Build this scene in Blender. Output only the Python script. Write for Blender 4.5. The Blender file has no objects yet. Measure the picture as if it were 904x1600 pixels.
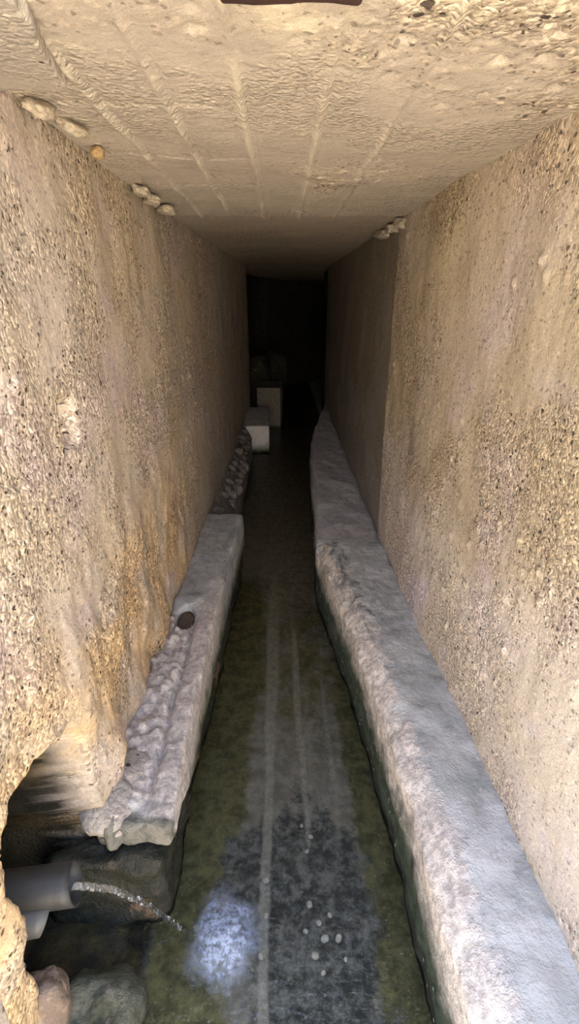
import bpy, math, random
import numpy as np
from mathutils import Vector, Euler

SC = bpy.context.scene
COL = SC.collection
R = math.radians

# ------------------------------------------------------------------ noise
def _h(x, y, z, seed):
    n = (x * 374761393 + y * 668265263 + z * 1274126177 + seed * 974634777) & 0xffffffff
    n = ((n ^ (n >> 13)) * 1274126177) & 0xffffffff
    n = ((n ^ (n >> 15)) * 2246822519) & 0xffffffff
    n = n ^ (n >> 16)
    return n.astype(np.float64) / 4294967295.0

def vnoise(P, seed=0):
    P = np.asarray(P, float)
    i = np.floor(P).astype(np.int64)
    f = P - i
    f = f * f * (3 - 2 * f)
    out = 0
    for dx in (0, 1):
        wx = f[:, 0] if dx else 1 - f[:, 0]
        for dy in (0, 1):
            wy = f[:, 1] if dy else 1 - f[:, 1]
            for dz in (0, 1):
                wz = f[:, 2] if dz else 1 - f[:, 2]
                out = out + wx * wy * wz * _h(i[:, 0] + dx, i[:, 1] + dy, i[:, 2] + dz, seed)
    return out * 2 - 1

def fbm(P, seed=0, octs=4):
    a, t, s = 1.0, 0, 0
    P = np.asarray(P, float)
    for k in range(octs):
        t = t + a * vnoise(P, seed + 17 * k)
        s += a
        a *= .5
        P = P * 2.03
    return t / s

def worley(U, V, seed=0):
    """distance to nearest of jittered points, and that point's random value"""
    iu, iv = np.floor(U).astype(np.int64), np.floor(V).astype(np.int64)
    best = np.full(U.shape, 9.0)
    rnd = np.zeros(U.shape)
    for a in (-1, 0, 1):
        for b in (-1, 0, 1):
            cu, cv = iu + a, iv + b
            z = np.zeros_like(cu)
            pu = cu + .1 + .8 * _h(cu, cv, z, seed)
            pv = cv + .1 + .8 * _h(cu, cv, z + 1, seed)
            d = np.hypot(U - pu, V - pv)
            m = d < best
            best = np.where(m, d, best)
            rnd = np.where(m, _h(cu, cv, z + 2, seed), rnd)
    return best, rnd

def sstep(a, b, x):
    t = np.clip((x - a) / (b - a), 0, 1)
    return t * t * (3 - 2 * t)

def interp(x, pts):
    p = np.array(pts, float)
    return np.interp(x, p[:, 0], p[:, 1])

# ------------------------------------------------------------------ object helpers
def tag(o, label=None, cat=None, group=None, kind=None):
    if label: o['label'] = label
    if cat: o['category'] = cat
    if group: o['group'] = group
    if kind: o['kind'] = kind
    return o

def link(name, me, mat, parent=None, smooth=True):
    if mat: me.materials.append(mat)
    if smooth and len(me.polygons):
        me.polygons.foreach_set('use_smooth', [True] * len(me.polygons))
    o = bpy.data.objects.new(name, me)
    COL.objects.link(o)
    if parent: o.parent = parent
    return o

def empty(name, loc=(0, 0, 0)):
    o = bpy.data.objects.new(name, None)
    o.empty_display_size = .05
    COL.objects.link(o)
    o.location = loc
    return o

def grid_faces(nu, nv, off=0, flip=False):
    a = (np.arange(nu - 1)[:, None] * nv + np.arange(nv - 1)[None, :]).ravel() + off
    q = np.stack([a, a + nv, a + nv + 1, a + 1], 1)
    return q[:, ::-1] if flip else q

def np_mesh(name, V, F):
    me = bpy.data.meshes.new(name)
    V = np.asarray(V, np.float32)
    F = np.asarray(F, np.int32)
    me.vertices.add(len(V))
    me.vertices.foreach_set('co', V.ravel())
    me.loops.add(F.size)
    me.loops.foreach_set('vertex_index', F.ravel())
    me.polygons.add(len(F))
    me.polygons.foreach_set('loop_start', np.arange(len(F), dtype=np.int32) * F.shape[1])
    me.polygons.foreach_set('loop_total', np.full(len(F), F.shape[1], np.int32))
    me.update(calc_edges=True)
    me.validate()
    return me

def attr(me, name, vals):
    a = me.attributes.new(name, 'FLOAT', 'POINT')
    a.data.foreach_set('value', np.asarray(vals, np.float32))

def edge_samples(a, b, step, r):
    """sample positions clustered at both ends so that rounded edges get vertices"""
    L = b - a
    r = min(r, L * .3)
    n = max(2, int(round((L - 2 * r) / step)))
    e = np.array([0, .25, .5, .75]) * r
    return np.concatenate([a + e, np.linspace(a + r, b - r, n + 1), b - e[::-1]])

def solid_mesh(name, lo, hi, step, r, warp=None, disp=None, attrs=None):
    """a rounded box gridded on all six sides, bent by warp and roughened along its normals by disp"""
    S = [edge_samples(lo[k], hi[k], step[k] if hasattr(step, '__len__') else step, r) for k in range(3)]
    n = [len(s) for s in S]
    idx = -np.ones(n, np.int64)
    I, J, K = np.meshgrid(*[np.arange(q) for q in n], indexing='ij')
    surf = (I == 0) | (I == n[0] - 1) | (J == 0) | (J == n[1] - 1) | (K == 0) | (K == n[2] - 1)
    idx[surf] = np.arange(surf.sum())
    P = np.stack([S[0][I[surf]], S[1][J[surf]], S[2][K[surf]]], 1)
    F = []
    def quad(A, flip):
        q = np.stack([A[:-1, :-1], A[1:, :-1], A[1:, 1:], A[:-1, 1:]], -1).reshape(-1, 4)
        F.append(q[:, ::-1] if flip else q)
    quad(idx[:, :, -1], False); quad(idx[:, :, 0], True)
    quad(idx[:, 0, :], False); quad(idx[:, -1, :], True)
    quad(idx[-1, :, :], False); quad(idx[0, :, :], True)
    F = np.concatenate(F)
    lo_, hi_ = np.array(lo, float), np.array(hi, float)
    rr = np.minimum(r, (hi_ - lo_) * .3)
    inner = np.clip(P, lo_ + rr, hi_ - rr)
    d = P - inner
    L = np.linalg.norm(d / rr, axis=1, keepdims=True)
    far = np.maximum(L, 1e-9)
    Q = np.where(L > 1e-6, inner + d / far, P)
    # keep flat sides flat: pushed only where more than one axis is in the rim
    Q = np.where((np.abs(d) > 1e-9).sum(1, keepdims=True) > 1, Q, P)
    W = warp(Q) if warp is not None else Q
    me = np_mesh(name, W, F)
    if disp is not None:
        N = np.empty(len(W) * 3, np.float32)
        me.vertices.foreach_get('normal', N) if hasattr(me.vertices[0], 'normal') else None
        N = N.reshape(-1, 3)
        W = W + N * disp(W, Q)[:, None]
        me.vertices.foreach_set('co', np.asarray(W, np.float32).ravel())
        me.update()
    if attrs:
        for k, f in attrs.items():
            attr(me, k, f(W, Q))
    return me

_ico = {}
def rock_mesh(name, size, seed, boxy=2.6, rough=.12, fine=.03, sub=4):
    """an irregular stone: a superquadric lump broken up by noise, about its own centre"""
    import bmesh
    if sub not in _ico:
        bm = bmesh.new()
        bmesh.ops.create_icosphere(bm, subdivisions=sub, radius=1)
        _ico[sub] = (np.array([v.co[:] for v in bm.verts]), np.array([[v.index for v in f.verts] for f in bm.faces]))
        bm.free()
    D, F = _ico[sub]
    p = (np.abs(D) ** boxy).sum(1) ** (-1.0 / boxy)
    W = D * p[:, None]
    m = 1 + rough * fbm(W * 1.3 + seed * 7.1, seed, 3) + fine * fbm(W * 5 + seed, seed + 5, 3)
    W = W * m[:, None] * np.array(size)[None, :]
    return np_mesh(name, W, F)

def rock(name, loc, size, mat, seed, rot=(0, 0, 0), boxy=2.6, rough=.12, fine=.03, sub=4, parent=None):
    o = link(name, rock_mesh(name, size, seed, boxy, rough, fine, sub), mat, parent)
    o.location = loc
    o.rotation_euler = rot
    return o

# ------------------------------------------------------------------ materials
class NT:
    def __init__(self, name):
        self.m = bpy.data.materials.new(name)
        self.m.use_nodes = True
        self.t = self.m.node_tree
        self.t.nodes.clear()
        self.out = self.n('ShaderNodeOutputMaterial')
        self.tc = self.n('ShaderNodeTexCoord')
    def n(self, typ, **kw):
        q = self.t.nodes.new(typ)
        for k, v in kw.items(): setattr(q, k, v)
        return q
    def set(self, sock, v):
        if hasattr(v, 'links') or isinstance(v, bpy.types.NodeSocket): self.t.links.new(v, sock)
        else: sock.default_value = v
    def vec(self, scale=(1, 1, 1), loc=(0, 0, 0)):
        q = self.n('ShaderNodeMapping')
        self.t.links.new(self.tc.outputs['Object'], q.inputs['Vector'])
        q.inputs['Scale'].default_value = scale
        q.inputs['Location'].default_value = loc
        return q.outputs[0]
    def noise(self, scale, detail=4, rough=.55, vec=None, dist=0):
        q = self.n('ShaderNodeTexNoise')
        self.set(q.inputs['Vector'], vec or self.tc.outputs['Object'])
        q.inputs['Scale'].default_value = scale
        q.inputs['Detail'].default_value = detail
        q.inputs['Roughness'].default_value = rough
        q.inputs['Distortion'].default_value = dist
        return q.outputs['Fac']
    def voro(self, scale, vec=None, feature='F1'):
        q = self.n('ShaderNodeTexVoronoi')
        q.feature = feature
        self.set(q.inputs['Vector'], vec or self.tc.outputs['Object'])
        q.inputs['Scale'].default_value = scale
        return q.outputs
    def ramp(self, v, a, b, lo=0.0, hi=1.0):
        q = self.n('ShaderNodeMapRange', interpolation_type='SMOOTHSTEP')
        self.set(q.inputs['Value'], v)
        q.inputs['From Min'].default_value = a; q.inputs['From Max'].default_value = b
        q.inputs['To Min'].default_value = lo; q.inputs['To Max'].default_value = hi
        return q.outputs[0]
    def math(self, op, a, b=0.0):
        q = self.n('ShaderNodeMath', operation=op)
        self.set(q.inputs[0], a); self.set(q.inputs[1], b)
        return q.outputs[0]
    def mix(self, f, a, b, blend='MIX'):
        q = self.n('ShaderNodeMix', data_type='RGBA', blend_type=blend)
        c = lambda v: v if isinstance(v, bpy.types.NodeSocket) else (*v, 1)
        self.set(q.inputs[0], f); self.set(q.inputs[6], c(a)); self.set(q.inputs[7], c(b))
        return q.outputs[2]
    def sep(self, v):
        q = self.n('ShaderNodeSeparateXYZ'); self.set(q.inputs[0], v); return q.outputs
    def attr(self, name):
        q = self.n('ShaderNodeAttribute'); q.attribute_name = name; return q.outputs['Fac']
    def bump(self, h, dist, strength=1.0, normal=None):
        q = self.n('ShaderNodeBump')
        self.set(q.inputs['Height'], h)
        q.inputs['Distance'].default_value = dist
        q.inputs['Strength'].default_value = strength
        if normal is not None: self.set(q.inputs['Normal'], normal)
        return q.outputs[0]
    def principled(self, col, rough, normal=None, **kw):
        q = self.n('ShaderNodeBsdfPrincipled')
        self.set(q.inputs['Base Color'], col if isinstance(col, bpy.types.NodeSocket) else (*col, 1))
        self.set(q.inputs['Roughness'], rough)
        q.inputs['Specular IOR Level'].default_value = kw.get('spec', .3)
        if normal is not None: self.set(q.inputs['Normal'], normal)
        self.t.links.new(q.outputs[0], self.out.inputs['Surface'])
        return q

def concrete(name, c1, c2, c3, agg=70, agg_amt=.5, pits=.5, bump=.006, smooth_amt=.5, seed=0.0, rough=.85, patch=1.6, plane=None):
    """weathered gravel concrete: three patch colours, stones showing in the worn places, dark stones, pores with painted shade"""
    t = NT(name)
    v = t.vec(loc=(seed, seed * 1.7, seed * .6))
    col = t.mix(t.ramp(t.noise(patch, 4, .6, v), .38, .62), c1, c2)
    col = t.mix(t.ramp(t.noise(patch * 1.7, 4, .6, t.vec(loc=(seed + 5, 3, 1))), .5, .68), col, c3)
    worn = t.ramp(t.noise(patch * 1.4, 5, .65, t.vec(loc=(seed + 9, 7, 2))), .42, .56, 1 - smooth_amt, 1.0)
    w = t.n('ShaderNodeVectorMath', operation='ADD')
    nz = t.n('ShaderNodeTexNoise'); t.set(nz.inputs['Vector'], v); nz.inputs['Scale'].default_value = 40
    sc = t.n('ShaderNodeVectorMath', operation='SCALE'); t.set(sc.inputs[0], nz.outputs['Color']); sc.inputs['Scale'].default_value = .02
    t.set(w.inputs[0], v); t.set(w.inputs[1], sc.outputs[0])
    vo = t.voro(agg, w.outputs[0])
    vo2 = t.voro(agg * 2.6, w.outputs[0])
    r = t.sep(vo['Color'])
    r2 = t.sep(vo2['Color'])
    val = t.math('ADD', t.math('MULTIPLY', r[0], .6), t.math('MULTIPLY', r2[0], .4))
    light = t.mix(1.0, col, (1.35, 1.33, 1.28), 'MULTIPLY')
    dark = t.mix(1.0, col, (.50, .45, .40), 'MULTIPLY')
    aggc = t.mix(t.ramp(val, .25, .75), dark, light)
    col = t.mix(t.math('MULTIPLY', worn, agg_amt), col, aggc)
    fine = t.noise(240, 3, .7, v)
    col = t.mix(t.ramp(fine, .3, .7, .0, .35), col, t.mix(1.0, col, (.55, .5, .46), 'MULTIPLY'))
    # scattered dark stones, and pores whose shade is put into the colour
    def spots(scale, off, prob, r0, r1):
        q = t.n('ShaderNodeTexVoronoi')
        if plane:
            x = t.sep(w.outputs[0]); cb = t.n('ShaderNodeCombineXYZ')
            t.set(cb.inputs[0], t.math('ADD', x['XYZ'.index(plane[0])], off)); t.set(cb.inputs[1], x['XYZ'.index(plane[1])])
            q.voronoi_dimensions = '2D'; t.set(q.inputs['Vector'], cb.outputs[0])
        else:
            t.set(q.inputs['Vector'], t.vec(loc=(off, 1, 4)))
        q.inputs['Scale'].default_value = scale
        c = t.sep(q.outputs['Color'])
        size = t.math('MULTIPLY_ADD', c[0], r1 - r0); size.node.inputs[2].default_value = r0
        m_ = t.math('LESS_THAN', t.math('ADD', q.outputs['Distance'], t.math('MULTIPLY', t.math('SUBTRACT', fine, .5), .25)), size)
        return t.math('MULTIPLY', t.math('GREATER_THAN', c[1], 1 - prob), m_)
    pale = t.math('MULTIPLY', spots(agg * .8, seed + 2, .30, .18, .46), t.math('MULTIPLY_ADD', worn, .9))
    col = t.mix(t.math('MULTIPLY', pale, .6), col, t.mix(1.0, col, (1.55, 1.5, 1.42), 'MULTIPLY'))
    pit = t.math('MAXIMUM', spots(agg * .42, seed * 3, .20 * pits, .08, .24), spots(agg * .95, seed * 5, .12 * pits, .12, .34))
    pit = t.math('MULTIPLY', pit, t.math('MULTIPLY_ADD', worn, .95))
    col = t.mix(t.math('MULTIPLY', pit, .85), col, (.07, .055, .045))
    h = t.math('MULTIPLY', t.math('SUBTRACT', 1.0, vo['Distance']), .9)
    h = t.math('ADD', h, t.math('MULTIPLY', val, .5))
    h = t.math('MULTIPLY', h, worn)
    h = t.math('ADD', h, t.math('MULTIPLY', t.noise(26, 5, .65, v), 1.0))
    h = t.math('ADD', h, t.math('MULTIPLY', fine, .25))
    h = t.math('SUBTRACT', h, t.math('MULTIPLY', pit, 1.2))
    t.principled(col, rough, t.bump(h, bump), spec=.2)
    return t.m

M = {}
M['wall_l'] = concrete('left wall concrete', (.47, .415, .355), (.50, .43, .33), (.50, .425, .40), 100, .75, 1.0, .0048, .85, 1.3, plane='YZ')
M['wall_r'] = concrete('right wall concrete', (.48, .41, .33), (.46, .39, .28), (.50, .43, .39), 110, .75, 1.0, .0045, .9, 4.1, plane='YZ')
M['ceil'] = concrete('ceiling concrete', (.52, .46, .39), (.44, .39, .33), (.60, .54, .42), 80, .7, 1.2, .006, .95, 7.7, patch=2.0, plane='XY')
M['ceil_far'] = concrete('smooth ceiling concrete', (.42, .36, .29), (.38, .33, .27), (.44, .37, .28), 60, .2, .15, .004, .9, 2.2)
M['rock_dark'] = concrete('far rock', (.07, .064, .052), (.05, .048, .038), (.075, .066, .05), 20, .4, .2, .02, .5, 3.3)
M['facade'] = concrete('outer concrete', (.50, .43, .34), (.46, .40, .33), (.5, .42, .3), 60, .4, .4, .006, .7, 8.8)
M['render_patch'] = concrete('grey render', (.38, .35, .31), (.36, .33, .30), (.40, .36, .31), 90, .15, .2, .004, .9, 3.9)
M['chip'] = concrete('pale chipped mortar', (.42, .37, .30), (.38, .34, .28), (.45, .39, .30), 90, .3, .2, .004, .7, 6.2)
M['ochre'] = concrete('ochre pebble', (.38, .27, .14), (.36, .25, .13), (.40, .30, .17), 90, .2, .1, .003, .7, 1.2)

def ledge_mat(name, top1, top2, rimc, seed, algae=(.045, .07, .03), wet=.4, crust=.5):
    """limestone kerb: grey-blue worn top, crusted pale rim (attribute), algae above the waterline"""
    t = NT(name)
    v = t.vec(loc=(seed, seed * 2, 0))
    col = t.mix(t.ramp(t.noise(5, 5, .65, v), .38, .62), top1, top2)
    stain = t.ramp(t.noise(14, 6, .7, v, .4), .50, .66)
    col = t.mix(t.math('MULTIPLY', stain, .45), col, (.20, .21, .21))
    vo = t.voro(55, v)
    crustn = t.noise(45, 6, .7, v)
    rc = t.mix(t.ramp(crustn, .35, .65), tuple(c * .62 for c in rimc), tuple(min(1, c * 1.12) for c in rimc))
    rim = t.attr('rim')
    rimf = t.ramp(t.math('ADD', rim, t.math('MULTIPLY', t.math('SUBTRACT', t.noise(9, 6, .7, v), .5), 1.7)), .32, .68)
    col = t.mix(rimf, col, rc)
    z = t.sep(t.tc.outputs['Object'])[2]
    zz = t.math('ADD', z, t.math('MULTIPLY', t.math('SUBTRACT', t.noise(9, 5, .65, v), .5), .22))
    al = t.math('MULTIPLY', t.ramp(zz, .30, .14), t.ramp(t.noise(3, 2, .5, v), .2, .4, .75, 1.0))
    side = t.attr('side')
    col = t.mix(t.math('MULTIPLY', al, side), col, t.mix(t.ramp(t.noise(30, 4, .6, v), .35, .65), algae, tuple(c * 2.0 for c in algae)))
    col = t.mix(t.math('MULTIPLY', t.ramp(zz, .07, .03), side), col, (.018, .022, .014))
    specks = t.math('MULTIPLY', t.math('GREATER_THAN', t.sep(vo['Color'])[0], .93), t.ramp(vo['Distance'], .35, .2))
    col = t.mix(t.math('MULTIPLY', specks, .7), col, (.62, .60, .56))
    streak = t.ramp(t.noise(10, 6, .72, t.vec((1.0, .45, 1), (seed, 3, 0)), .6), .46, .62)
    col = t.mix(t.math('MULTIPLY', t.math('MULTIPLY', t.attr('stain'), streak), .85), col, (.13, .145, .145))
    dn = t.math('ADD', t.attr('dirt'), t.math('MULTIPLY', t.math('SUBTRACT', t.noise(16, 6, .7, v), .5), 1.3))
    col = t.mix(t.ramp(dn, .35, .75, 0, .9), col, t.mix(t.ramp(t.noise(24, 5, .7, v), .4, .6), (.07, .075, .055), (.19, .18, .145)))
    rough = t.ramp(rimf, 0, 1, wet, .85)
    h = t.math('ADD', t.math('MULTIPLY', t.noise(18, 6, .68, v), 1.0), t.math('MULTIPLY', t.math('MULTIPLY', crustn, crust), t.math('ADD', rimf, .25)))
    h = t.math('ADD', h, t.math('MULTIPLY', t.noise(160, 3, .6, v), .12))
    t.principled(col, rough, t.bump(h, .012), spec=.35)
    return t.m

M['ledge_r'] = ledge_mat('right kerb limestone', (.46, .48, .47), (.63, .64, .63), (.82, .745, .68), 2.0, (.032, .045, .028))
M['ledge_rf'] = ledge_mat('far right kerb mortar', (.58, .56, .57), (.48, .465, .475), (.62, .59, .59), 5.0, (.03, .035, .025), .6)
M['ledge_l'] = ledge_mat('left kerb limestone', (.42, .425, .42), (.53, .53, .515), (.62, .565, .52), 8.0, (.055, .06, .03), .6)
M['block'] = ledge_mat('pale stone block', (.78, .74, .71), (.68, .65, .62), (.74, .70, .67), 3.0, (.06, .07, .04), .7)
M['rubble'] = concrete('rubble stone', (.24, .21, .185), (.28, .245, .215), (.21, .18, .165), 40, .3, .2, .008, .6, 9.4)
M['mortar'] = concrete('grey mortar', (.30, .27, .24), (.26, .24, .21), (.33, .29, .26), 60, .4, .2, .010, .5, 2.7)
M['brown'] = concrete('brown stone', (.16, .12, .085), (.19, .15, .11), (.13, .10, .08), 90, .25, .2, .004, .7, 5.5)

def mossy(name, c1, c2, c3, seed):
    t = NT(name)
    v = t.vec(loc=(seed, 1, seed))
    col = t.mix(t.ramp(t.noise(9, 5, .65, v), .4, .6), c1, c2)
    col = t.mix(t.ramp(t.noise(7, 4, .6, t.vec(loc=(seed + 4, 0, 0))), .55, .66), col, c3)
    col = t.mix(t.ramp(t.noise(60, 4, .7, v), .4, .7, 0, .5), col, (.015, .017, .01))
    h = t.math('ADD', t.noise(20, 6, .7, v), t.math('MULTIPLY', t.noise(110, 3, .6, v), .2))
    t.principled(col, .5, t.bump(h, .018), spec=.35)
    return t.m
M['wet_stone'] = mossy('wet algae stone', (.045, .043, .030), (.026, .028, .018), (.20, .13, .085), 2.0)
M['moss_stone'] = mossy('greenish grey stone', (.12, .12, .085), (.05, .055, .03), (.22, .20, .16), 6.0)

def cave_rock_wall():
    """left wall: concrete above, shade painted dark inside the broken hollow"""
    m = M['wall_l']
    t = NT.__new__(NT); t.m = m; t.t = m.node_tree
    t.tc = [n for n in m.node_tree.nodes if n.type == 'TEX_COORD'][0]
    pr = [n for n in m.node_tree.nodes if n.type == 'BSDF_PRINCIPLED'][0]
    old = pr.inputs['Base Color'].links[0].from_socket
    hollow_shade = t.mix(t.ramp(t.noise(9, 5, .65), .4, .62), (.020, .019, .012), (.048, .040, .025))  # near-black colours paint the shade inside the hollow
    pr_new = t.mix(t.attr('hollow_shade'), old, hollow_shade)
    ochre = t.mix(1.0, pr_new, (1.16, .98, .70), 'MULTIPLY')
    pr_new = t.mix(t.math('MULTIPLY', t.attr('ochre'), t.ramp(t.noise(3.5, 4, .6), .35, .6)), pr_new, ochre)
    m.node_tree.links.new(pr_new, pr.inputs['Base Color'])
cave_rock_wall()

def right_wall_pours():
    m = M['wall_r']
    t = NT.__new__(NT); t.m = m; t.t = m.node_tree
    t.tc = [n for n in m.node_tree.nodes if n.type == 'TEX_COORD'][0]
    pr = [n for n in m.node_tree.nodes if n.type == 'BSDF_PRINCIPLED'][0]
    old = pr.inputs['Base Color'].links[0].from_socket
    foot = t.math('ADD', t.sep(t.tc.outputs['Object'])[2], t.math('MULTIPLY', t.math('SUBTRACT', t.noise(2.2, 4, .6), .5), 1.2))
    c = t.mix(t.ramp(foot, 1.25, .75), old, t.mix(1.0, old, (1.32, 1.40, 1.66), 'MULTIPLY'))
    c = t.mix(t.attr('pour'), c, t.mix(.45, t.mix(1.0, c, (.56, .56, .57), 'MULTIPLY'), (.24, .215, .18)))
    c = t.mix(t.math('MULTIPLY', t.attr('joint'), t.ramp(t.noise(18, 4, .7), .35, .55)), c, (.60, .54, .43))
    m.node_tree.links.new(c, pr.inputs['Base Color'])
right_wall_pours()

def ceiling_fins():
    m = M['ceil']
    t = NT.__new__(NT); t.m = m; t.t = m.node_tree
    t.tc = [n for n in m.node_tree.nodes if n.type == 'TEX_COORD'][0]
    pr = [n for n in m.node_tree.nodes if n.type == 'BSDF_PRINCIPLED'][0]
    old = pr.inputs['Base Color'].links[0].from_socket
    plainc = t.mix(t.ramp(t.noise(7, 5, .6), .35, .65), (.40, .355, .30), (.47, .42, .35))
    c = t.mix(t.ramp(t.attr('worn'), .0, .8, .7, .0), old, plainc)
    c = t.mix(t.math('MULTIPLY', t.attr('fin'), .8), c, (.66, .60, .48))
    m.node_tree.links.new(c, pr.inputs['Base Color'])
ceiling_fins()

def floor_mat():
    t = NT('channel bed')
    v = t.tc.outputs['Object']
    mud = t.mix(t.ramp(t.noise(18, 6, .7), .35, .65), (.25, .24, .20), (.42, .40, .345))
    moss = t.mix(t.ramp(t.noise(22, 6, .7), .35, .65), (.11, .105, .05), (.26, .245, .115))
    dark = t.mix(t.ramp(t.noise(26, 6, .75), .4, .66), (.07, .075, .07), (.27, .28, .26))
    lime_and_light = t.mix(t.ramp(t.noise(40, 5, .7), .35, .65), (.38, .37, .32), (.62, .60, .52))
    nn = t.math('MULTIPLY', t.math('SUBTRACT', t.noise(14, 6, .7), .5), 1.3)
    col = t.mix(t.ramp(t.math('ADD', t.attr('moss'), nn), .3, .7), mud, moss)
    col = t.mix(t.ramp(t.math('ADD', t.attr('dark'), nn), .35, .65), col, dark)
    col = t.mix(t.ramp(t.math('ADD', t.attr('lime_and_light'), t.math('MULTIPLY', nn, .7)), .3, .8, 0, .75), col, lime_and_light)
    col = t.mix(t.math('MULTIPLY', t.attr('hollow_bed'), .92), col, t.mix(t.ramp(t.noise(16, 6, .7), .4, .66), (.025, .022, .014), (.085, .07, .022)))
    vo = t.voro(75)
    sp = t.math('MULTIPLY', t.math('GREATER_THAN', t.math('SUBTRACT', t.sep(vo['Color'])[0], t.attr('hollow_bed')), .9), t.ramp(vo['Distance'], .4, .15))
    col = t.mix(t.math('MULTIPLY', sp, .5), col, (.40, .40, .30))
    h = t.math('ADD', t.noise(30, 6, .75), t.math('MULTIPLY', t.noise(120, 3, .6), .25))
    t.principled(col, .6, t.bump(h, .014), spec=.25)
    return t.m
M['bed'] = floor_mat()

def water_mat():
    t = NT('clear shallow water')
    gl = t.n('ShaderNodeBsdfGlossy'); gl.inputs['Roughness'].default_value = .03
    tr = t.n('ShaderNodeBsdfTransparent'); tr.inputs['Color'].default_value = (.94, .96, .93, 1)
    fr = t.n('ShaderNodeFresnel'); fr.inputs['IOR'].default_value = 1.33
    h = t.math('ADD', t.noise(16, 3, .5, t.vec((1, 2.2, 1))), t.math('MULTIPLY', t.noise(55, 2, .5, t.vec((1, 1.8, 1))), .25))
    b = t.bump(h, .010)
    t.set(gl.inputs['Normal'], b); t.set(fr.inputs['Normal'], b)
    mx = t.n('ShaderNodeMixShader')
    t.set(mx.inputs[0], fr.outputs[0]); t.set(mx.inputs[1], tr.outputs[0]); t.set(mx.inputs[2], gl.outputs[0])
    df = t.n('ShaderNodeBsdfDiffuse'); df.inputs['Color'].default_value = (.60, .70, .90, 1)  # pale blue diffuse paints the sky reflection over the splash
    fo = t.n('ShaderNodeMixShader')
    t.set(fo.inputs[0], t.math('MULTIPLY', t.attr('sky_glint'), t.ramp(t.noise(70, 5, .75), .38, .62, .25, .9)))
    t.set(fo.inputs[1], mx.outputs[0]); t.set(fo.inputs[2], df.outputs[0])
    t.t.links.new(fo.outputs[0], t.out.inputs['Surface'])
    return t.m
M['water'] = water_mat()

def jet_mat():
    t = NT('falling water')
    gl = t.n('ShaderNodeBsdfGlossy'); gl.inputs['Roughness'].default_value = .12
    tr = t.n('ShaderNodeBsdfTransparent'); tr.inputs['Color'].default_value = (.95, .96, .97, 1)
    df = t.n('ShaderNodeBsdfDiffuse'); df.inputs['Color'].default_value = (.8, .83, .88, 1)
    b = t.bump(t.noise(120, 3, .6, t.vec((1, 1, 1))), .006)
    t.set(gl.inputs['Normal'], b)
    m1 = t.n('ShaderNodeMixShader'); m1.inputs[0].default_value = .16
    t.set(m1.inputs[1], tr.outputs[0]); t.set(m1.inputs[2], gl.outputs[0])
    m2 = t.n('ShaderNodeMixShader')
    t.set(m2.inputs[0], t.ramp(t.noise(60, 4, .7), .55, .72, .0, .5))
    t.set(m2.inputs[1], m1.outputs[0]); t.set(m2.inputs[2], df.outputs[0])
    t.t.links.new(m2.outputs[0], t.out.inputs['Surface'])
    return t.m
M['jet'] = jet_mat()

def plain(name, c, rough=.5, var=.15, spec=.4):
    t = NT(name)
    col = t.mix(t.ramp(t.noise(12, 4, .6), .35, .65), tuple(x * (1 - var) for x in c), c)
    t.principled(col, rough, t.bump(t.noise(60, 3, .6), .001), spec=spec)
    return t.m
M['pvc'] = plain('grey plastic pipe', (.032, .032, .031), .5, .08)
M['pvc_light'] = plain('pale plastic sleeve', (.085, .085, .08), .5, .08)
M['gap_dark'] = plain('dark gap brown', (.045, .022, .018), .7, .5)
M['pebble'] = plain('pale pebble', (.62, .60, .52), .6, .25)
M['tan_stone'] = concrete('tan rock', (.26, .19, .14), (.23, .18, .14), (.29, .205, .175), 60, .3, .2, .008, .7, 4.4)
M['lump'] = concrete('pale slumped mortar', (.50, .46, .41), (.42, .39, .35), (.54, .46, .40), 60, .3, .5, .010, .6, 7.1)
M['earth'] = concrete('pale dry ground', (.57, .50, .39), (.54, .47, .37), (.60, .52, .41), 30, .4, .3, .02, .6, 1.0)

# ------------------------------------------------------------------ the setting
YS = np.concatenate([np.arange(.2, 1.6, .0075), np.arange(1.6, 3.2, .011), np.arange(3.2, 7.25, .028)])
END = 7.2
XL = lambda y: interp(y, [(0, -.52), (1.5, -.52), (3, -.515), (7.2, -.468)])
XR = lambda y: interp(y, [(0, .645), (1.2, .635), (2.0, .60), (3, .60), (7.2, .612)])
ZC = lambda y: interp(y, [(0, 2.07), (1, 2.075), (2.7, 2.078), (7.2, 2.146)])

def poly_sd(U, V, poly):
    """signed distance to a polygon, positive inside"""
    p = np.array(poly, float)
    d = np.full(U.shape, 9.0)
    ins = np.zeros(U.shape, bool)
    for i in range(len(p)):
        a, b = p[i], p[(i + 1) % len(p)]
        ab = b - a
        t = np.clip(((U - a[0]) * ab[0] + (V - a[1]) * ab[1]) / (ab @ ab), 0, 1)
        d = np.minimum(d, np.hypot(U - a[0] - t * ab[0], V - a[1] - t * ab[1]))
        c = ((a[1] > V) != (b[1] > V)) & (U < (b[0] - a[0]) * (V - a[1]) / (b[1] - a[1] + 1e-12) + a[0])
        ins ^= c
    return np.where(ins, d, -d)

def rough_wall(Y, Z, seed, lumps, worn):
    P = np.stack([Y, Z, np.zeros_like(Y)], 1)
    d = .014 * fbm(P * 1.7, seed, 3) + lumps * fbm(P * np.array([7, 5, 1]), seed + 3, 4)
    w = sstep(-.15, .25, fbm(P * 2.3 + 4, seed + 9, 3)) * worn
    f1, rn = worley(Y * 45, Z * 45, seed)
    d += w * (.0016 * (rn - .35) * sstep(.62, .30, f1))
    f2, rn2 = worley(Y * 75, Z * 75, seed + 2)
    d += w * .0012 * (rn2 - .4) * sstep(.6, .25, f2)
    # pores broken out of the face
    f3, rn3 = worley(Y * 13, Z * 13, seed + 6)
    d -= w * .008 * (rn3 > .72) * sstep(.22, .10, f3)
    return d

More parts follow.
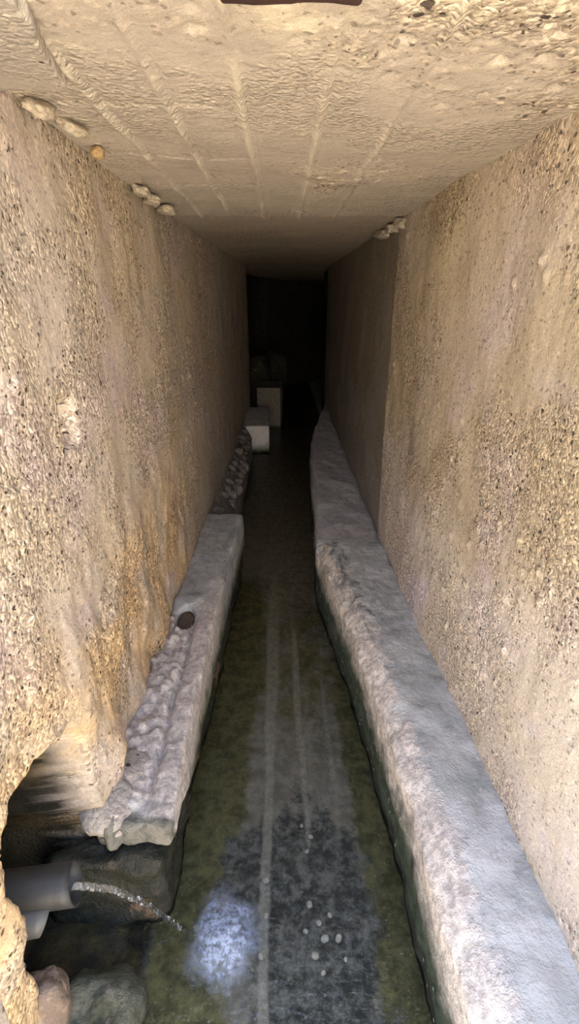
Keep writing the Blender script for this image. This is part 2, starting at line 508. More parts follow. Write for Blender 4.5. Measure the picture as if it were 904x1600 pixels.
# left wall with the broken hollow the pipe comes out of, and the square putlog hole
zs = np.concatenate([np.arange(-.10, .30, .012), np.arange(.30, 1.1, .0085), np.arange(1.1, 2.17, .010)])
Yg, Zg = [a.ravel() for a in np.meshgrid(YS, zs, indexing='ij')]
wob = .028 * fbm(np.stack([Yg * 11, Zg * 11, Zg * 0], 1), 31, 4)
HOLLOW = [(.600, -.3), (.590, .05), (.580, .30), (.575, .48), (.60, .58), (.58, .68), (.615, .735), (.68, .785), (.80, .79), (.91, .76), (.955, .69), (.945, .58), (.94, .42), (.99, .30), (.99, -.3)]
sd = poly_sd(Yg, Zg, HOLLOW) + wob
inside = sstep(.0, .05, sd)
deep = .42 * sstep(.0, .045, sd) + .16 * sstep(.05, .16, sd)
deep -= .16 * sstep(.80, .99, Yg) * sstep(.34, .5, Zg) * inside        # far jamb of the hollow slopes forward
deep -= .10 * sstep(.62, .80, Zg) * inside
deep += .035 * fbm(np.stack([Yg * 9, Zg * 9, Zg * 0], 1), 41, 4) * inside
lump = .010 + .022 * sstep(1.25, .75, Zg) * sstep(2.9, 1.8, Yg)
x = XL(Yg) - rough_wall(Yg, Zg, 3, lump, 1.0) - deep
# wall foot swells out just beyond the hollow
x += .05 * np.exp(-(((Yg - 1.06) / .10) ** 2 + ((Zg - .52) / .16) ** 2)) * (1 - inside)
put = poly_sd(Yg, Zg, [(1.17, 1.36), (1.25, 1.36), (1.255, 1.49), (1.17, 1.50)]) + wob * .4
x -= .035 * sstep(0, .02, put)
# a far stretch of the left wall is smoother and set a touch back
me = np_mesh('wall_left', np.stack([x, Yg, Zg], 1), grid_faces(len(YS), len(zs)))
attr(me, 'hollow_shade', sstep(.04, .10, deep + .6 * wob) * (1 - sstep(.63, .68, Zg + wob) * sstep(.74, .82, Yg) * sstep(.30, .16, deep)))  # painted shade: darker with recess depth, spared on the lit upper underside
attr(me, 'ochre', sstep(1.25, .7, Zg) * sstep(2.9, 1.9, Yg))
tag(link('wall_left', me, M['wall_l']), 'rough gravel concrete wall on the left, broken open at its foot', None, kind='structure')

# right wall, with the casting seam where the near pour stops
zs = np.concatenate([np.arange(-.10, 2.17, .010)])
Yg, Zg = [a.ravel() for a in np.meshgrid(YS, zs, indexing='ij')]
d = rough_wall(Yg, Zg, 8, .008, .9)
seam = 2.80 + .02 * fbm(np.stack([Zg * 5, Zg * 0, Zg * 0], 1), 5, 3)
d = d * (1 - .55 * sstep(seam, seam + .06, Yg))
d -= .012 * np.exp(-((Yg - seam) / .014) ** 2) * (.7 + .9 * fbm(np.stack([Zg * 13, Yg * 0, Zg * 0], 1), 6, 4))
d -= .012 * sstep(seam + .0, seam - .02, Yg)
me = np_mesh('wall_right', np.stack([XR(Yg) + d, Yg, Zg], 1), grid_faces(len(YS), len(zs), flip=True))
attr(me, 'pour', sstep(seam, seam + .05, Yg))
attr(me, 'joint', np.exp(-((Yg - seam) / .022) ** 2))
tag(link('wall_right', me, M['wall_r']), 'rough gravel concrete wall on the right with a vertical seam', None, kind='structure')

# ceiling: near pour cast on boards (seams run into the tunnel), ragged front edge
def ceiling_part(name, ys, zoff, near, mat):
    xs = np.arange(-.64, .80, .0085 if near else .03)
    Yc, Xc = [a.ravel() for a in np.meshgrid(ys, xs, indexing='ij')]
    P = np.stack([Xc, Yc, Xc * 0], 1)
    z = ZC(Yc) + zoff + .008 * fbm(P * 2, 21, 3)
    if near:
        w = sstep(-.05, .3, fbm(P * 2.6 + 2, 27, 3) - .30 + .75 * sstep(1.2, .92, Yc) + .8 * np.exp(-(((Xc - .24) / .15) ** 2 + ((Yc - 1.75) / .35) ** 2)))
        f1, rn = worley(Xc * 46, Yc * 46, 4)
        z -= w * .005 * (rn - .4) * sstep(.62, .28, f1)
        f1, rn = worley(Xc * 14, Yc * 14, 14)
        z += (rn > .72) * w * .012 * sstep(.25, .1, f1)
        fin = np.zeros_like(z)
        for k, sx in enumerate((-.372, -.235, -.078, .086, .252)):
            c = sx + .006 * fbm(np.stack([Yc * 3, Yc * 0 + k, Yc * 0], 1), 50 + k, 2)
            amp = .008 + .011 * fbm(np.stack([Yc * 9, Yc * 0 + k, Yc * 0], 1), 60 + k, 3)
            z -= np.clip(amp, .0, .02) * np.exp(-((Xc - c) / .006) ** 2)
            fin = np.maximum(fin, np.exp(-((Xc - c) / .0075) ** 2) * sstep(.003, .012, amp))
            z += .004 * np.exp(-((Xc - c - .014) / .007) ** 2)
        for k, sy in enumerate((1.28, 1.63, 2.02)):
            c = sy + .05 * fbm(np.stack([Xc * 4, Xc * 0 + k, Xc * 0], 1), 70 + k, 3)
            z += .006 * np.exp(-((Yc - c) / .006) ** 2) * sstep(-.02, -.16, Xc)
        # the near edge bends up into the broken front
        fin = fin * sstep(.85, 1.15, Yc)
        z += .05 * sstep(.90, .80, Yc + .03 * fbm(np.stack([Xc * 9, Xc * 0, Xc * 0], 1), 80, 3)) ** 2
    me = np_mesh(name, np.stack([Xc, Yc, z], 1), grid_faces(len(ys), len(xs), flip=True))
    attr(me, 'fin', fin if near else Xc * 0); attr(me, 'worn', np.clip(w, 0, 1) if near else Xc * 0)
    return tag(link(name, me, mat), 'board-marked gravel concrete ceiling' if near else 'smooth darker ceiling deeper in', None, kind='structure')
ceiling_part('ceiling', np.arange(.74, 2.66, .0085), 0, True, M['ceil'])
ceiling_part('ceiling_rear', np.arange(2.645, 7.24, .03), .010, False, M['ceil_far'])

def box(name, lo, hi, mat, label=None, step=.3, r=.02, kind='structure'):
    return tag(link(name, solid_mesh(name, lo, hi, step, r), mat), label, None, kind=kind)
box('roof', (-3, .80, 2.16), (5, 20.5, 2.62), M['facade'], 'earth-covered concrete roof slab over the tunnel', .5)
box('wall_front_left', (-3, .2, -.12), (-.535, .52, 2.62), M['facade'], 'outer wall left of the tunnel mouth')
box('wall_front_right', (.665, .2, -.12), (3, .52, 2.62), M['facade'], 'outer wall right of the tunnel mouth')

# the older rock-cut stretch beyond the concrete
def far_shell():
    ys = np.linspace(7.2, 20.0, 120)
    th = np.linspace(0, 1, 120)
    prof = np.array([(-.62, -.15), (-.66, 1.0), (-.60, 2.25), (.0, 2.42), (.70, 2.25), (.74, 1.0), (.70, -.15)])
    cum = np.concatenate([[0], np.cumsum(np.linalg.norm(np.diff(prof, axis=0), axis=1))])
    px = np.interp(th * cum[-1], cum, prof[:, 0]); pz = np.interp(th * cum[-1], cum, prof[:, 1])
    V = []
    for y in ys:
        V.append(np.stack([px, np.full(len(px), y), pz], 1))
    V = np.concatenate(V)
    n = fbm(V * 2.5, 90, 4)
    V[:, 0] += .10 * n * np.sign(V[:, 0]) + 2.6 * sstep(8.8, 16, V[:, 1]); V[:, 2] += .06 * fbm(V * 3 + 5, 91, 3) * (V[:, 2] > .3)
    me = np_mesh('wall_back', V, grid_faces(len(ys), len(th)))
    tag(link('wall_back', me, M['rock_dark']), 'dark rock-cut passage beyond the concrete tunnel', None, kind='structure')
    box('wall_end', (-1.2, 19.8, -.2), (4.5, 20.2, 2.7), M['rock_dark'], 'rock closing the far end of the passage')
    # concrete end ring around the darker opening
    box('trim_1', (-.95, 7.17, -.12), (-.475, 7.30, 2.6), M['facade'], 'left end face of the concrete tunnel')
    box('trim_2', (.62, 7.17, -.12), (1.05, 7.30, 2.6), M['facade'], 'right end face of the concrete tunnel')
    box('trim_3', (-.95, 7.17, 2.158), (1.05, 7.30, 2.6), M['facade'], 'end face of the concrete roof deep inside')
far_shell()

# channel bed
ys = np.concatenate([np.arange(.2, 3.0, .0085), np.arange(3.0, 12.2, .03)])
xs = np.arange(-1.02, .76, .0085)
Yf, Xf = [a.ravel() for a in np.meshgrid(ys, xs, indexing='ij')]
P = np.stack([Xf, Yf, Xf * 0], 1)
f1, rn = worley(Xf * 40, Yf * 40, 12)
zf = -.022 + .006 * fbm(P * 5, 11, 4) + .004 * rn * sstep(.55, .2, f1)
zf += .05 * sstep(-.36, -.55, Xf) * sstep(1.0, .8, Yf)
zf += .006 * np.exp(-((Xf + .06) / .018) ** 2) * sstep(2.9, 2.2, Yf)
box('floor_rear', (-1.4, 7.0, -.4), (4.5, 20.2, -.05), M['bed'], 'dark channel bed in the rock passage')
me = np_mesh('floor', np.stack([Xf, Yf, zf], 1), grid_faces(len(ys), len(xs), flip=True))
nz = fbm(P * np.array([8, 3, 1]), 13, 4)
st = lambda x0, w, a, b, c, d_: np.exp(-((Xf - x0 - .012 * nz) / w) ** 2) * sstep(a, b, Yf) * sstep(d_, c, Yf)
lime_and_light = 1.0 * st(-.062 - .0 * Yf, .019 + .014 * sstep(1.2, 2.0, Yf), .2, .3, 2.3, 3.1) + .75 * st(.062 + .02 * sstep(1.8, 1.1, Yf), .016, .95, 1.2, 2.0, 2.6) + .6 * st(.188, .017, .95, 1.2, 1.8, 2.3)
lime_and_light += .35 * sstep(1.2, 2.1, Yf) * np.exp(-((Xf - .03) / .10) ** 2) * sstep(3.0, 2.4, Yf)
lime_and_light += .55 * sstep(2.3, 3.2, Yf)  # far bed painted paler to make up for weak light deep in
attr(me, 'lime_and_light', lime_and_light)
attr(me, 'hollow_bed', sstep(-.375, -.41, Xf + .02 * nz) * sstep(1.0, .9, Yf))  # near-black tone with yellowish moss on the bed beside the hollow
dk = np.exp(-((Xf - .09 - .05 * nz) / .20) ** 2) * 1.15 * sstep(1.6, .95, Yf + .35 * nz) + .7 * np.exp(-(((Xf + .14) / .09) ** 2 + ((Yf - 1.05) / .16) ** 2))
dk += .9 * sstep(-.36, -.42, Xf) * sstep(1.0, .85, Yf)
attr(me, 'dark', dk)
moss = .42 * sstep(1.3, 1.9, Yf) + .9 * sstep(-.10, -.22, Xf) + .95 * sstep(.22, .30, Xf) * sstep(2.2, 1.5, Yf) + .15
attr(me, 'moss', (moss + .3 * fbm(P * np.array([5, 4, 1]), 14, 3)) * sstep(3.4, 2.2, Yf))
tag(link('floor', me, M['bed']), 'mossy stone bed of the water channel', None, kind='structure')

# outside: pale sunlit ground, and an unseen bank added to bounce light in
ys = np.linspace(-14, .22, 90); xs = np.linspace(-9, 9, 90)
Yo, Xo = [a.ravel() for a in np.meshgrid(ys, xs, indexing='ij')]
P = np.stack([Xo, Yo, Xo * 0], 1)
zo = .10 + .06 * fbm(P * 1.5, 15, 4) + 3.2 * sstep(-3.2, -8.0, Yo) - .16 * np.exp(-(Xo / .45) ** 4) * sstep(-2, -.5, Yo)
zo = np.where(Yo > .1, -.06, zo)
me = np_mesh('ground', np.stack([Xo, Yo, zo], 1), grid_faces(len(ys), len(xs), flip=True))
tag(link('ground', me, M['earth']), 'pale sunlit earth outside the tunnel mouth, with an unseen bank added for bounce light', None, kind='structure')

# ------------------------------------------------------------------ kerbs along the channel
def ledge(name, wall_x, rim_pts, y0, y1, top, bottom, mat, seed, rough, extra=None, rimw=.07, r=.02, step=(.012, .012, .014), parent=None, chamfer=(0, 0), sole=None):
    """solid kerb between the wall and the rim line; local x 0..1 is wall..rim in units of .25 m"""
    W = .25
    def warp(Q):
        u = Q[:, 0] / W
        y = Q[:, 1]
        yy = np.clip(y, y0, y1)
        xw, xr = wall_x(yy), interp(yy, rim_pts)
        X = xw + (xr - xw) * u
        Z = Q[:, 2].copy()
        Z += (top(yy) - top_ref) * (Q[:, 2] - bottom) / (top_ref - bottom)
        if sole is not None: Z += (sole(yy) - bottom) * (top_ref - Q[:, 2]) / (top_ref - bottom)
        dist = np.abs(xr - X)
        cw, ch = chamfer
        if cw: Z -= ch * sstep(cw, 0, dist) * sstep(bottom + .05, top_ref, Q[:, 2])
        return np.stack([X, y, Z], 1)
    top_ref = float(top(np.array([y0]))[0])
    def disp(Wd, Q):
        d = rough * fbm(Wd * np.array([8, 6, 8]), seed, 4) + rough * .45 * fbm(Wd * 28, seed + 4, 3)
        if extra: d = d + extra(Wd, Q)
        return d
    def rim(Wd, Q):
        xr = interp(Wd[:, 1], rim_pts)
        return np.clip(1 - np.abs(xr - Wd[:, 0]) / rimw, 0, 1)
    def side(Wd, Q):
        return np.clip(sstep(top_ref - .01, top_ref - .05, Q[:, 2]) + 0, 0, 1)
    me = solid_mesh(name, (0, y0, bottom), (W, y1, top_ref), step, r, warp, disp, {'rim': rim, 'side': side})
    return link(name, me, mat, parent)

# right, near: long limestone kerb, wet grey top, crusted rim
RIM_R = [(.2, .385), (.5, .385), (1.0, .372), (1.4, .347), (1.8, .31), (2.1, .272), (2.45, .225), (2.66, .198)]
o = ledge('stone_kerb', lambda y: XR(y) + .010, RIM_R, .22, 2.66, lambda y: interp(y, [(0, .375), (2.7, .385)]), -.06, M['ledge_r'], 3, .009,
          extra=lambda Wd, Q: .010 * sstep(.10, .02, np.abs(interp(Wd[:, 1], RIM_R) - Wd[:, 0])) * fbm(Wd * 16, 77, 3) - .006 * np.exp(-((Q[:, 0] - .14) / .07) ** 2),
          rimw=.15, r=.022, chamfer=(.07, .035))
rc_ = np.empty(len(o.data.vertices) * 3, np.float32); o.data.vertices.foreach_get('co', rc_); rc_ = rc_.reshape(-1, 3)
attr(o.data, 'stain', sstep(1.3, 2.0, rc_[:, 1]) * np.exp(-((rc_[:, 0] - interp(rc_[:, 1], RIM_R) - .10) / .07) ** 2) + .25)
tag(o, 'long limestone kerb along the foot of the right wall, wet blue-grey top and crusted pinkish rim', 'kerb')
# right, far: mortared kerb that dies into the wall
RIM_F = [(2.6, .20), (3.4, .23), (4.2, .255), (4.8, .275), (5.6, .375), (6.9, .585), (7.1, .60)]
o = ledge('stone_kerb', lambda y: XR(y) + .004, RIM_F, 2.675, 6.95, lambda y: interp(y, [(2.6, .36), (3.5, .38), (7, .40)]), -.06, M['ledge_rf'], 6, .016,
          extra=lambda Wd, Q: .010 * fbm(Wd * np.array([6, 18, 6]), 88, 3), rimw=.04, r=.03, step=(.014, .03, .02))
tag(o, 'lumpy grey mortared kerb on the right, tapering to nothing deep in the tunnel', 'kerb')

# left, near: slab with mortar along the wall and a hole, its brown inside shown by an added stone
RIM_L = [(.85, -.315), (1.0, -.318), (1.5, -.322), (2.0, -.306), (2.6, -.285), (3.1, -.268)]
HX, HY = -.452, 1.90
def left_detail(Wd, Q):
    X, Y = Wd[:, 0], Wd[:, 1]
    up = sstep(.30, .36, Wd[:, 2])
    rough_zone = sstep(2.0, 1.8, Y)
    end = sstep(1.06, .94, Y)
    d = .008 * rough_zone * fbm(Wd * 22, 61, 3)
    f1, rn = worley(X * 22, Y * 22, 19)
    near_wall = sstep(-.395, -.42, X + .012 * fbm(np.stack([Y * 12, Y * 0, Y * 0], 1), 62, 3))
    d += rough_zone * near_wall * (.022 * sstep(.6, .2, f1) * rn)
    groove = X + .402 + .012 * fbm(np.stack([Y * 12, Y * 0, Y * 0], 1), 62, 3)
    d -= .026 * rough_zone * np.exp(-(groove / .009) ** 2) * sstep(.95, 1.1, Y)
    hole = np.hypot((X - HX) / .040, (Y - HY) / .085)
    d -= .10 * sstep(1.15, .85, hole)
    d += end * .022 * fbm(Wd * 13 + 3, 64, 4)
    d += .012 * np.exp(-((Y - 2.04) / .05) ** 2) * near_wall
    return d * np.maximum(up, end)
kerb = ledge('stone_kerb', lambda y: XL(y) - .012, RIM_L, .93, 3.10, lambda y: interp(y, [(.9, .355), (1.1, .375), (3.1, .385)]), .268, M['ledge_l'], 12, .007,
             extra=left_detail, rimw=.20, r=.018, step=(.009, .010, .012), sole=lambda y: interp(y, [(.93, .268), (1.05, .26), (1.3, .13), (3.1, .12)]))
# only the near half is crusted
a = kerb.data.attributes['rim'].data
co = np.empty(len(a) * 3, np.float32); kerb.data.vertices.foreach_get('co', co); co = co.reshape(-1, 3)
rv = np.empty(len(a), np.float32); a.foreach_get('value', rv)
rv = np.maximum(rv * (.25 + .75 * sstep(2.3, 1.8, co[:, 1])), .8 * sstep(2.02, 1.85, co[:, 1]) * sstep(.9, 1.05, co[:, 1]))
a.foreach_set('value', rv)
attr(kerb.data, 'dirt', sstep(1.0, .93, co[:, 1] + .25 * np.maximum(0, co[:, 2] - .33)) + .5 * sstep(-.40, -.47, co[:, 0]) * sstep(1.15, 1.0, co[:, 1]))
attr(kerb.data, 'stain', .5 * sstep(2.0, 2.2, co[:, 1]))
tag(kerb, 'pale stone kerb slab along the foot of the left wall, with a hole beside the wall', 'kerb')
o = rock('stone', (HX + .004, HY + .01, .322), (.045, .098, .034), M['brown'], 3, (0, 0, .2), 3.0, .12, .02)
tag(o, 'smooth brown stone added to show the brown inside of the hole in the left kerb', 'stone')

# mortar slumped over the broken end of the slab, from the wall
rock('mortar_lump', (-.520, 1.01, .350), (.085, .10, .055), M['lump'], 44, (.1, .15, .3), 2.6, .22, .07, 4, kerb)
rock('mortar_lump', (-.480, 1.115, .362), (.055, .080, .026), M['lump'], 46, (.0, .1, -.2), 2.4, .30, .10, 4, kerb)

# lower course under the left slab
RIM_B = [(.8, -.345), (1.4, -.352), (1.8, -.335), (2.6, -.300), (3.1, -.285)]
o = ledge('foundation_stone', lambda y: XL(y) - .01 - .16 * sstep(1.02, .92, y), RIM_B, .885, 3.09, lambda y: interp(y, [(.885, .262), (1.02, .25), (1.27, .125), (3.1, .115)]), -.06, M['wet_stone'], 22, .030, r=.035, step=(.012, .014, .014))
tag(o, 'dark wet foundation course with a brown stain under the left kerb slab', 'foundation stone')

# left rubble bank between the slab and the square block
bank = empty('rubble_bank', (-.42, 4.4, 0))
tag(bank, 'bank of small mortared stones on the left between kerb slab and square block', 'rubble bank')
def bank_warp(Q):
    u = Q[:, 0] / .14
    y = Q[:, 1]
    X = XL(y) - .01 + (-.372 - XL(y) + .01) * u
    Z = Q[:, 2].copy()
    Z = np.where(Z > 0, Z * (1 - .42 * u ** 1.5), Z)
    return np.stack([X + .42, y - 4.4, Z], 1)
me = solid_mesh('mortar_bed', (0, 3.12, -.06), (.14, 5.86, .36), (.012, .03, .016), .03, bank_warp,
                lambda W, Q: .016 * fbm(W * 9, 71, 4) + .008 * fbm(W * 26, 72, 3))
link('mortar_bed', me, M['mortar'], bank)
rnd = random.Random(5)
y = 3.25
while y < 5.8:
    for row in range(2):
        s = rnd.uniform(.030, .060)
        u = rnd.uniform(.02, .05) + row * .06
        X = float(XL(np.array([y]))[0]) + u
        Z = .318 - row * .070 + rnd.uniform(-.02, .02)
        rock('stone', (X + .42, y - 4.4 + rnd.uniform(-.03, .03), Z), (s * .75, s * 1.1, s * .8), M['rubble'], rnd.randint(1, 99),
             (rnd.uniform(-.5, .5), rnd.uniform(-.5, .5), rnd.uniform(0, 3)), 2.6, .2, .03, 3, bank)
    y += rnd.uniform(.13, .20)

# blocks deeper in on the left
def block(lo, hi, seed, rotz, mat, label, r=.012, rough=.006, tilt=0.0):
    c = [(lo[k] + hi[k]) / 2 for k in range(2)] + [lo[2]]
    me = solid_mesh('stone_block', [lo[k] - c[k] for k in range(3)], [hi[k] - c[k] for k in range(3)], .016, r, None,
                    lambda W, Q: rough * fbm(W * 9 + seed, seed, 4),
                    {'rim': lambda W, Q: W[:, 0] * 0 + .1, 'side': lambda W, Q: sstep(.16, .05, Q[:, 2])})
    o = link('stone_block', me, mat)
    o.location = c
    o.rotation_euler = (tilt, 0, rotz)
    return tag(o, label, 'block')
block((-.49, 5.92, -.03), (-.175, 7.12, .335), 4, .02, M['block'], 'pale squared stone block in the water on the left, nearest of the deep blocks')
block((-.36, 7.42, -.03), (-.01, 8.1, .56), 9, -.05, M['mortar'], 'higher squared stone block behind the pale one, half lost in the dark')
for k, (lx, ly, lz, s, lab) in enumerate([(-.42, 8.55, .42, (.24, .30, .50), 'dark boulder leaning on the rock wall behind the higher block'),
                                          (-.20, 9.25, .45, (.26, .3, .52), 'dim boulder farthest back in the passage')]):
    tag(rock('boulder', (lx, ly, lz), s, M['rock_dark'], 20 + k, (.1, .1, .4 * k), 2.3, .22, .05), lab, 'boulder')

# ------------------------------------------------------------------ the broken corner with the pipe
o = rock('boulder', (-.50, .66, -.02), (.13, .10, .12), M['moss_stone'], 33, (.1, .2, .3), 2.3, .34, .10)
tag(o, 'greenish grey rock at the bottom left under the pipe', 'rock')
o = rock('boulder', (-.575, .625, .17), (.065, .055, .13), M['tan_stone'], 35, (.1, .15, .2), 2.5, .26, .06)
tag(o, 'tan pinkish rock at the foot of the left wall, at the bottom corner', 'rock')

pipe = empty('drain_pipe', (-.492, .735, .445))
tag(pipe, 'grey plastic pipe sticking out of the broken hollow in the left wall', 'pipe')
def tube(name, a, b, r0, r1, thick, mat, parent, seg=40, cut=0.0):
    """open tube with wall thickness from a to b (local), the b end sawn at a slant"""
    a, b = Vector(a), Vector(b)
    ax = (b - a).normalized()
    u = ax.cross(Vector((0, 0, 1))).normalized(); v = u.cross(ax)
    V, n = [], 14
    for shell in (0, 1):
        for i in range(n):
            f = i / (n - 1)
            rr = (r0 + (r1 - r0) * f) - (thick if shell else 0)
            for j in range(seg):
                an = 2 * math.pi * j / seg
                p = a.lerp(b, f) + u * (rr * math.cos(an)) + v * (rr * math.sin(an))
                if i == n - 1: p += ax * (cut * math.sin(an))
                V.append(p[:])
    F = []
    for shell in (0, 1):
        for i in range(n - 1):
            for j in range(seg):
                q = [shell * n * seg + i * seg + j, shell * n * seg + i * seg + (j + 1) % seg,
                     shell * n * seg + (i + 1) * seg + (j + 1) % seg, shell * n * seg + (i + 1) * seg + j]
                F.append(q if shell == 0 else q[::-1])
    for i in (0, n - 1):
        for j in range(seg):
            q = [i * seg + j, i * seg + (j + 1) % seg, n * seg + i * seg + (j + 1) % seg, n * seg + i * seg + j]
            F.append(q if i else q[::-1])
    return link(name, np_mesh(name, V, F), mat, parent)
tube('barrel', (-.34, -.07, .045), (.0, .0, .0), .046, .046, .006, M['pvc'], pipe, cut=-.012)
tag(tube('sleeve', (-.24, -.10, .0), (-.055, -.055, -.03), .034, .034, .005, M['pvc_light'], pipe, cut=.012), 'paler grey plastic piece under the pipe')

# jet of water from the pipe to the channel
def jet():
    P0 = np.array([-.50, .735, .432]); P1 = np.array([-.300, .855, .012])
    n, seg = 60, 12
    V = []
    for i in range(n):
        f = i / (n - 1)
        c = P0 + (P1 - P0) * f
        c[2] = P0[2] + (P1[2] - P0[2]) * (f * .40 + .60 * f * f)
        rr = .0075 - .0025 * f
        for j in range(seg):
            an = 2 * math.pi * j / seg
            k = 1 + .35 * math.sin(3 * an + i * .35) * (.3 + f) + .15 * math.sin(i * 1.3 + j)
            V.append((c[0] + .25 * rr * k * math.cos(an), c[1] + rr * 1.2 * k * math.cos(an), c[2] + rr * .7 * k * math.sin(an)))
    F = [[i * seg + j, i * seg + (j + 1) % seg, (i + 1) * seg + (j + 1) % seg, (i + 1) * seg + j] for i in range(n - 1) for j in range(seg)]
    o = link('water_jet', np_mesh('water_jet', V, F), M['jet'])
    tag(o, 'thin jet of water arching from the grey pipe into the channel', 'water jet')
jet()

# water surface in the channel
ys = np.concatenate([np.arange(.25, 2.2, .006), np.arange(2.2, 12.0, .02)])
xs = np.arange(-.56, .62, .006)
Yw, Xw = [a.ravel() for a in np.meshgrid(ys, xs, indexing='ij')]
P = np.stack([Xw, Yw, Xw * 0], 1)
rr = np.hypot((Xw + .180) / .95, (Yw - .835) / 1.15)
zw = .004 + .0012 * fbm(P * np.array([10, 24, 1]), 44, 3)
zw += .0018 * np.sin(Yw * 85 + 3 * vnoise(P * 5, 45)) * sstep(3.0, 4.2, Yw) * sstep(6, 4.6, Yw) * np.exp(-((Xw - .03) / .14) ** 2)
zw += .030 * np.exp(-(rr / .075) ** 2) + .006 * np.exp(-(rr / .085) ** 2) * fbm(P * 50, 46, 3) + .002 * np.sin(rr * 150) * np.exp(-(rr / .12) ** 2)
me = np_mesh('water', np.stack([Xw, Yw, zw], 1), grid_faces(len(ys), len(xs), flip=True))
attr(me, 'sky_glint', .82 * sstep(.13, .03, rr + .03 * fbm(P * 22, 47, 3)))  # where the sky reflection is painted, around the splash mound
tag(link('water', me, M['water']), 'clear shallow water running along the channel', 'water', kind='stuff')

# pale pebbles on the bed
spots = [(.075, .93, 8), (.10, .88, 7), (.115, .84, 10), (.155, .84, 9), (.135, .90, 6), (.085, .80, 9), (.105, .76, 6), (.17, .79, 5),
         (.06, .86, 6), (-.062, 1.0, 8), (-.058, .90, 7), (-.07, .80, 7), (.09, 1.14, 7), (.075, 1.09, 6), (.06, 1.18, 5)]
words = ['pale pebble on the dark channel bed, in the cluster right of the white streak'] * 9 + ['pale pebble lying on the long white streak of the channel bed'] * 3 + ['pale pebble on the channel bed where the middle streak ends'] * 3
groups = ['pebbles on the dark bed'] * 9 + ['pebbles on the white streak'] * 3 + ['pebbles at the middle streak'] * 3
for k, (px, py, s) in enumerate(spots):
    s *= .001
    o = rock('pebble', (px, py, -.010 + s * .2), (s, s * 1.25, s * .7), M['pebble'], 200 + k, (0, 0, k * .9), 2.3, .2, .02, 3)
    tag(o, words[k], 'pebble', groups[k])

# ------------------------------------------------------------------ bits at the ceiling
# grey render slab clinging to the upper left corner
def patch_warp(Q):
    X = Q[:, 0]; Y = Q[:, 1]
    return np.stack([X, Y, Q[:, 2]], 1)
me = solid_mesh('render_slab', (-.515, .77, 2.052), (-.35, 1.11, 2.085), .009, .006,
                lambda Q: np.stack([Q[:, 0] + sstep(-.515, -.35, Q[:, 0]) * (.022 * fbm(np.stack([Q[:, 1] * 16, Q[:, 1] * 0, Q[:, 1] * 0], 1), 5, 3) - .10 * (Q[:, 1] - .88)),
                                    Q[:, 1] + .02 * fbm(np.stack([Q[:, 0] * 22, Q[:, 0] * 0, Q[:, 0] * 0], 1), 7, 3) * sstep(.9, 1.1, Q[:, 1]), Q[:, 2]], 1), None)
tag(link('render_slab', me, M['render_patch']), 'smooth grey slab of old render in the upper left corner of the ceiling', 'render slab')

def chip(loc, size, mat, seed, rot, label, group=None, boxy=5):
    o = rock('stone_chip', loc, size, mat, seed, rot, boxy, .30, .10, 4)
    return tag(o, label, 'stone chip', group)
chip((.585, 2.74, 2.062), (.030, .060, .022), M['chip'], 51, (.2, .1, .2), 'wedged mortar chip in the right ceiling corner, nearest of three')
chip((.580, 2.95, 2.066), (.030, .085, .022), M['chip'], 52, (.1, -.1, -.1), 'wedged mortar chip in the right ceiling corner, middle of three')
chip((.580, 3.24, 2.07), (.028, .11, .022), M['chip'], 53, (.1, .1, .05), 'wedged mortar chip in the right ceiling corner, farthest of three')
chip((-.485, 1.24, 2.064), (.022, .034, .012), M['chip'], 54, (.3, .5, .1), 'pale flat stone in the left ceiling corner, nearest the tunnel mouth')
chip((-.470, 1.37, 2.067), (.026, .036, .012), M['chip'], 55, (.1, .5, -.1), 'pale flat stone in the left ceiling corner, next to the ochre pebble')
chip((-.478, 1.56, 2.064), (.016, .020, .014), M['ochre'], 56, (0, .3, 0), 'ochre rounded pebble stuck in the left ceiling corner', boxy=2.3)
for k, (y, s) in enumerate([(2.0, .03), (2.14, .028), (2.36, .03)]):
    chip((-.478, y, 2.056), (.026, s * 1.3, .014), M['chip'], 60 + k, (0, .2, .4 * k),
         ('nearest', 'middle', 'farthest')[k] + ' of three small mortar lumps along the left ceiling corner')
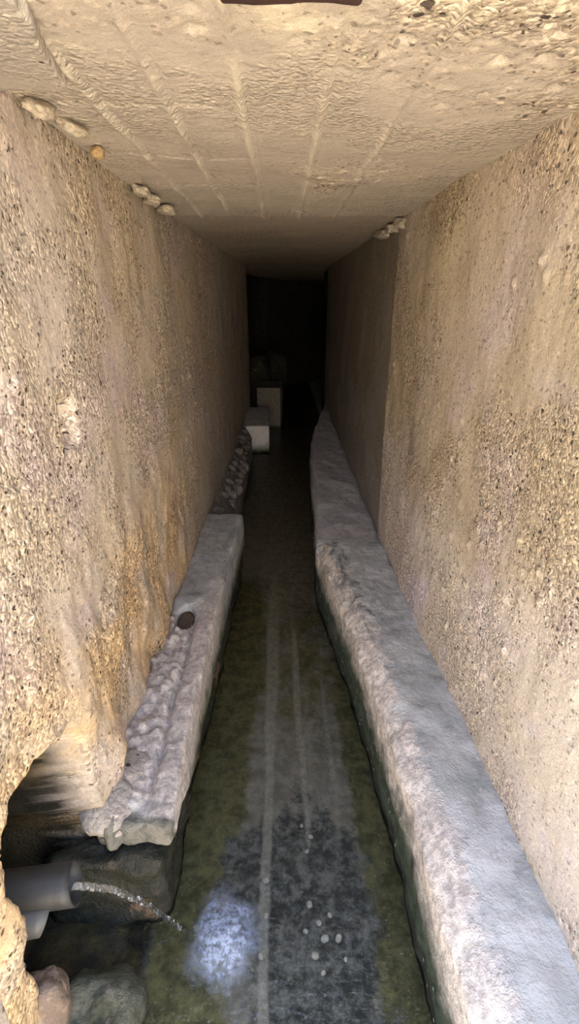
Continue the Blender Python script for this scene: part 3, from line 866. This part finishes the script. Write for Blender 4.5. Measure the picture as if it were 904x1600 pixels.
me = solid_mesh('gap_strip', (-.080, .78, 2.068), (.108, .872, 2.10), .01, .006, None, lambda W, Q: .003 * fbm(W * 30, 8, 3))  # dark strip put in for the dark gap at the ceiling edge
tag(link('gap_strip', me, M['gap_dark']), 'dark brown bar let into the front edge of the ceiling', 'strip')

# ------------------------------------------------------------------ light, camera
w = bpy.data.worlds.new('sky'); SC.world = w
w.use_nodes = True
nt = w.node_tree
nt.nodes.clear()
sky = nt.nodes.new('ShaderNodeTexSky'); sky.sky_type = 'NISHITA'
sky.sun_disc = False; sky.sun_elevation = R(72); sky.sun_rotation = R(10); sky.air_density = 1.0; sky.dust_density = 2.0
bg = nt.nodes.new('ShaderNodeBackground'); bg.inputs['Strength'].default_value = .13
wo = nt.nodes.new('ShaderNodeOutputWorld')
nt.links.new(sky.outputs[0], bg.inputs[0]); nt.links.new(bg.outputs[0], wo.inputs[0])

sl = bpy.data.lights.new('sun', 'SUN'); sl.energy = 8.0; sl.angle = R(.6); sl.color = (1, .965, .91)
so = bpy.data.objects.new('sun', sl); COL.objects.link(so)
so.rotation_euler = Vector((.06, -.30, -1.0)).to_track_quat('-Z', 'Y').to_euler()
so.location = (0, 6, 9)

F = 770
cam = bpy.data.cameras.new('camera'); co_ = bpy.data.objects.new('camera', cam); COL.objects.link(co_)
cam.sensor_fit = 'VERTICAL'; cam.sensor_height = 36; cam.lens = 36 * F / 1600
cam.clip_start = .02
pitch = math.atan(325 / F)
yaw = math.atan(12 * math.cos(pitch) / F)
co_.location = (0, 0, 1.70)
co_.rotation_euler = (math.pi / 2 - pitch, 0, -yaw)
SC.camera = co_

SC.view_settings.view_transform = 'Standard'
SC.view_settings.look = 'None'
SC.view_settings.gamma = 1
SC.view_settings.use_curve_mapping = False
SC.view_settings.exposure = 3.12
SC.cycles.use_denoising = True
SC.cycles.max_bounces = 14
SC.cycles.diffuse_bounces = 8
SC.cycles.glossy_bounces = 4
SC.cycles.transparent_max_bounces = 12
SC.cycles.sample_clamp_indirect = 8
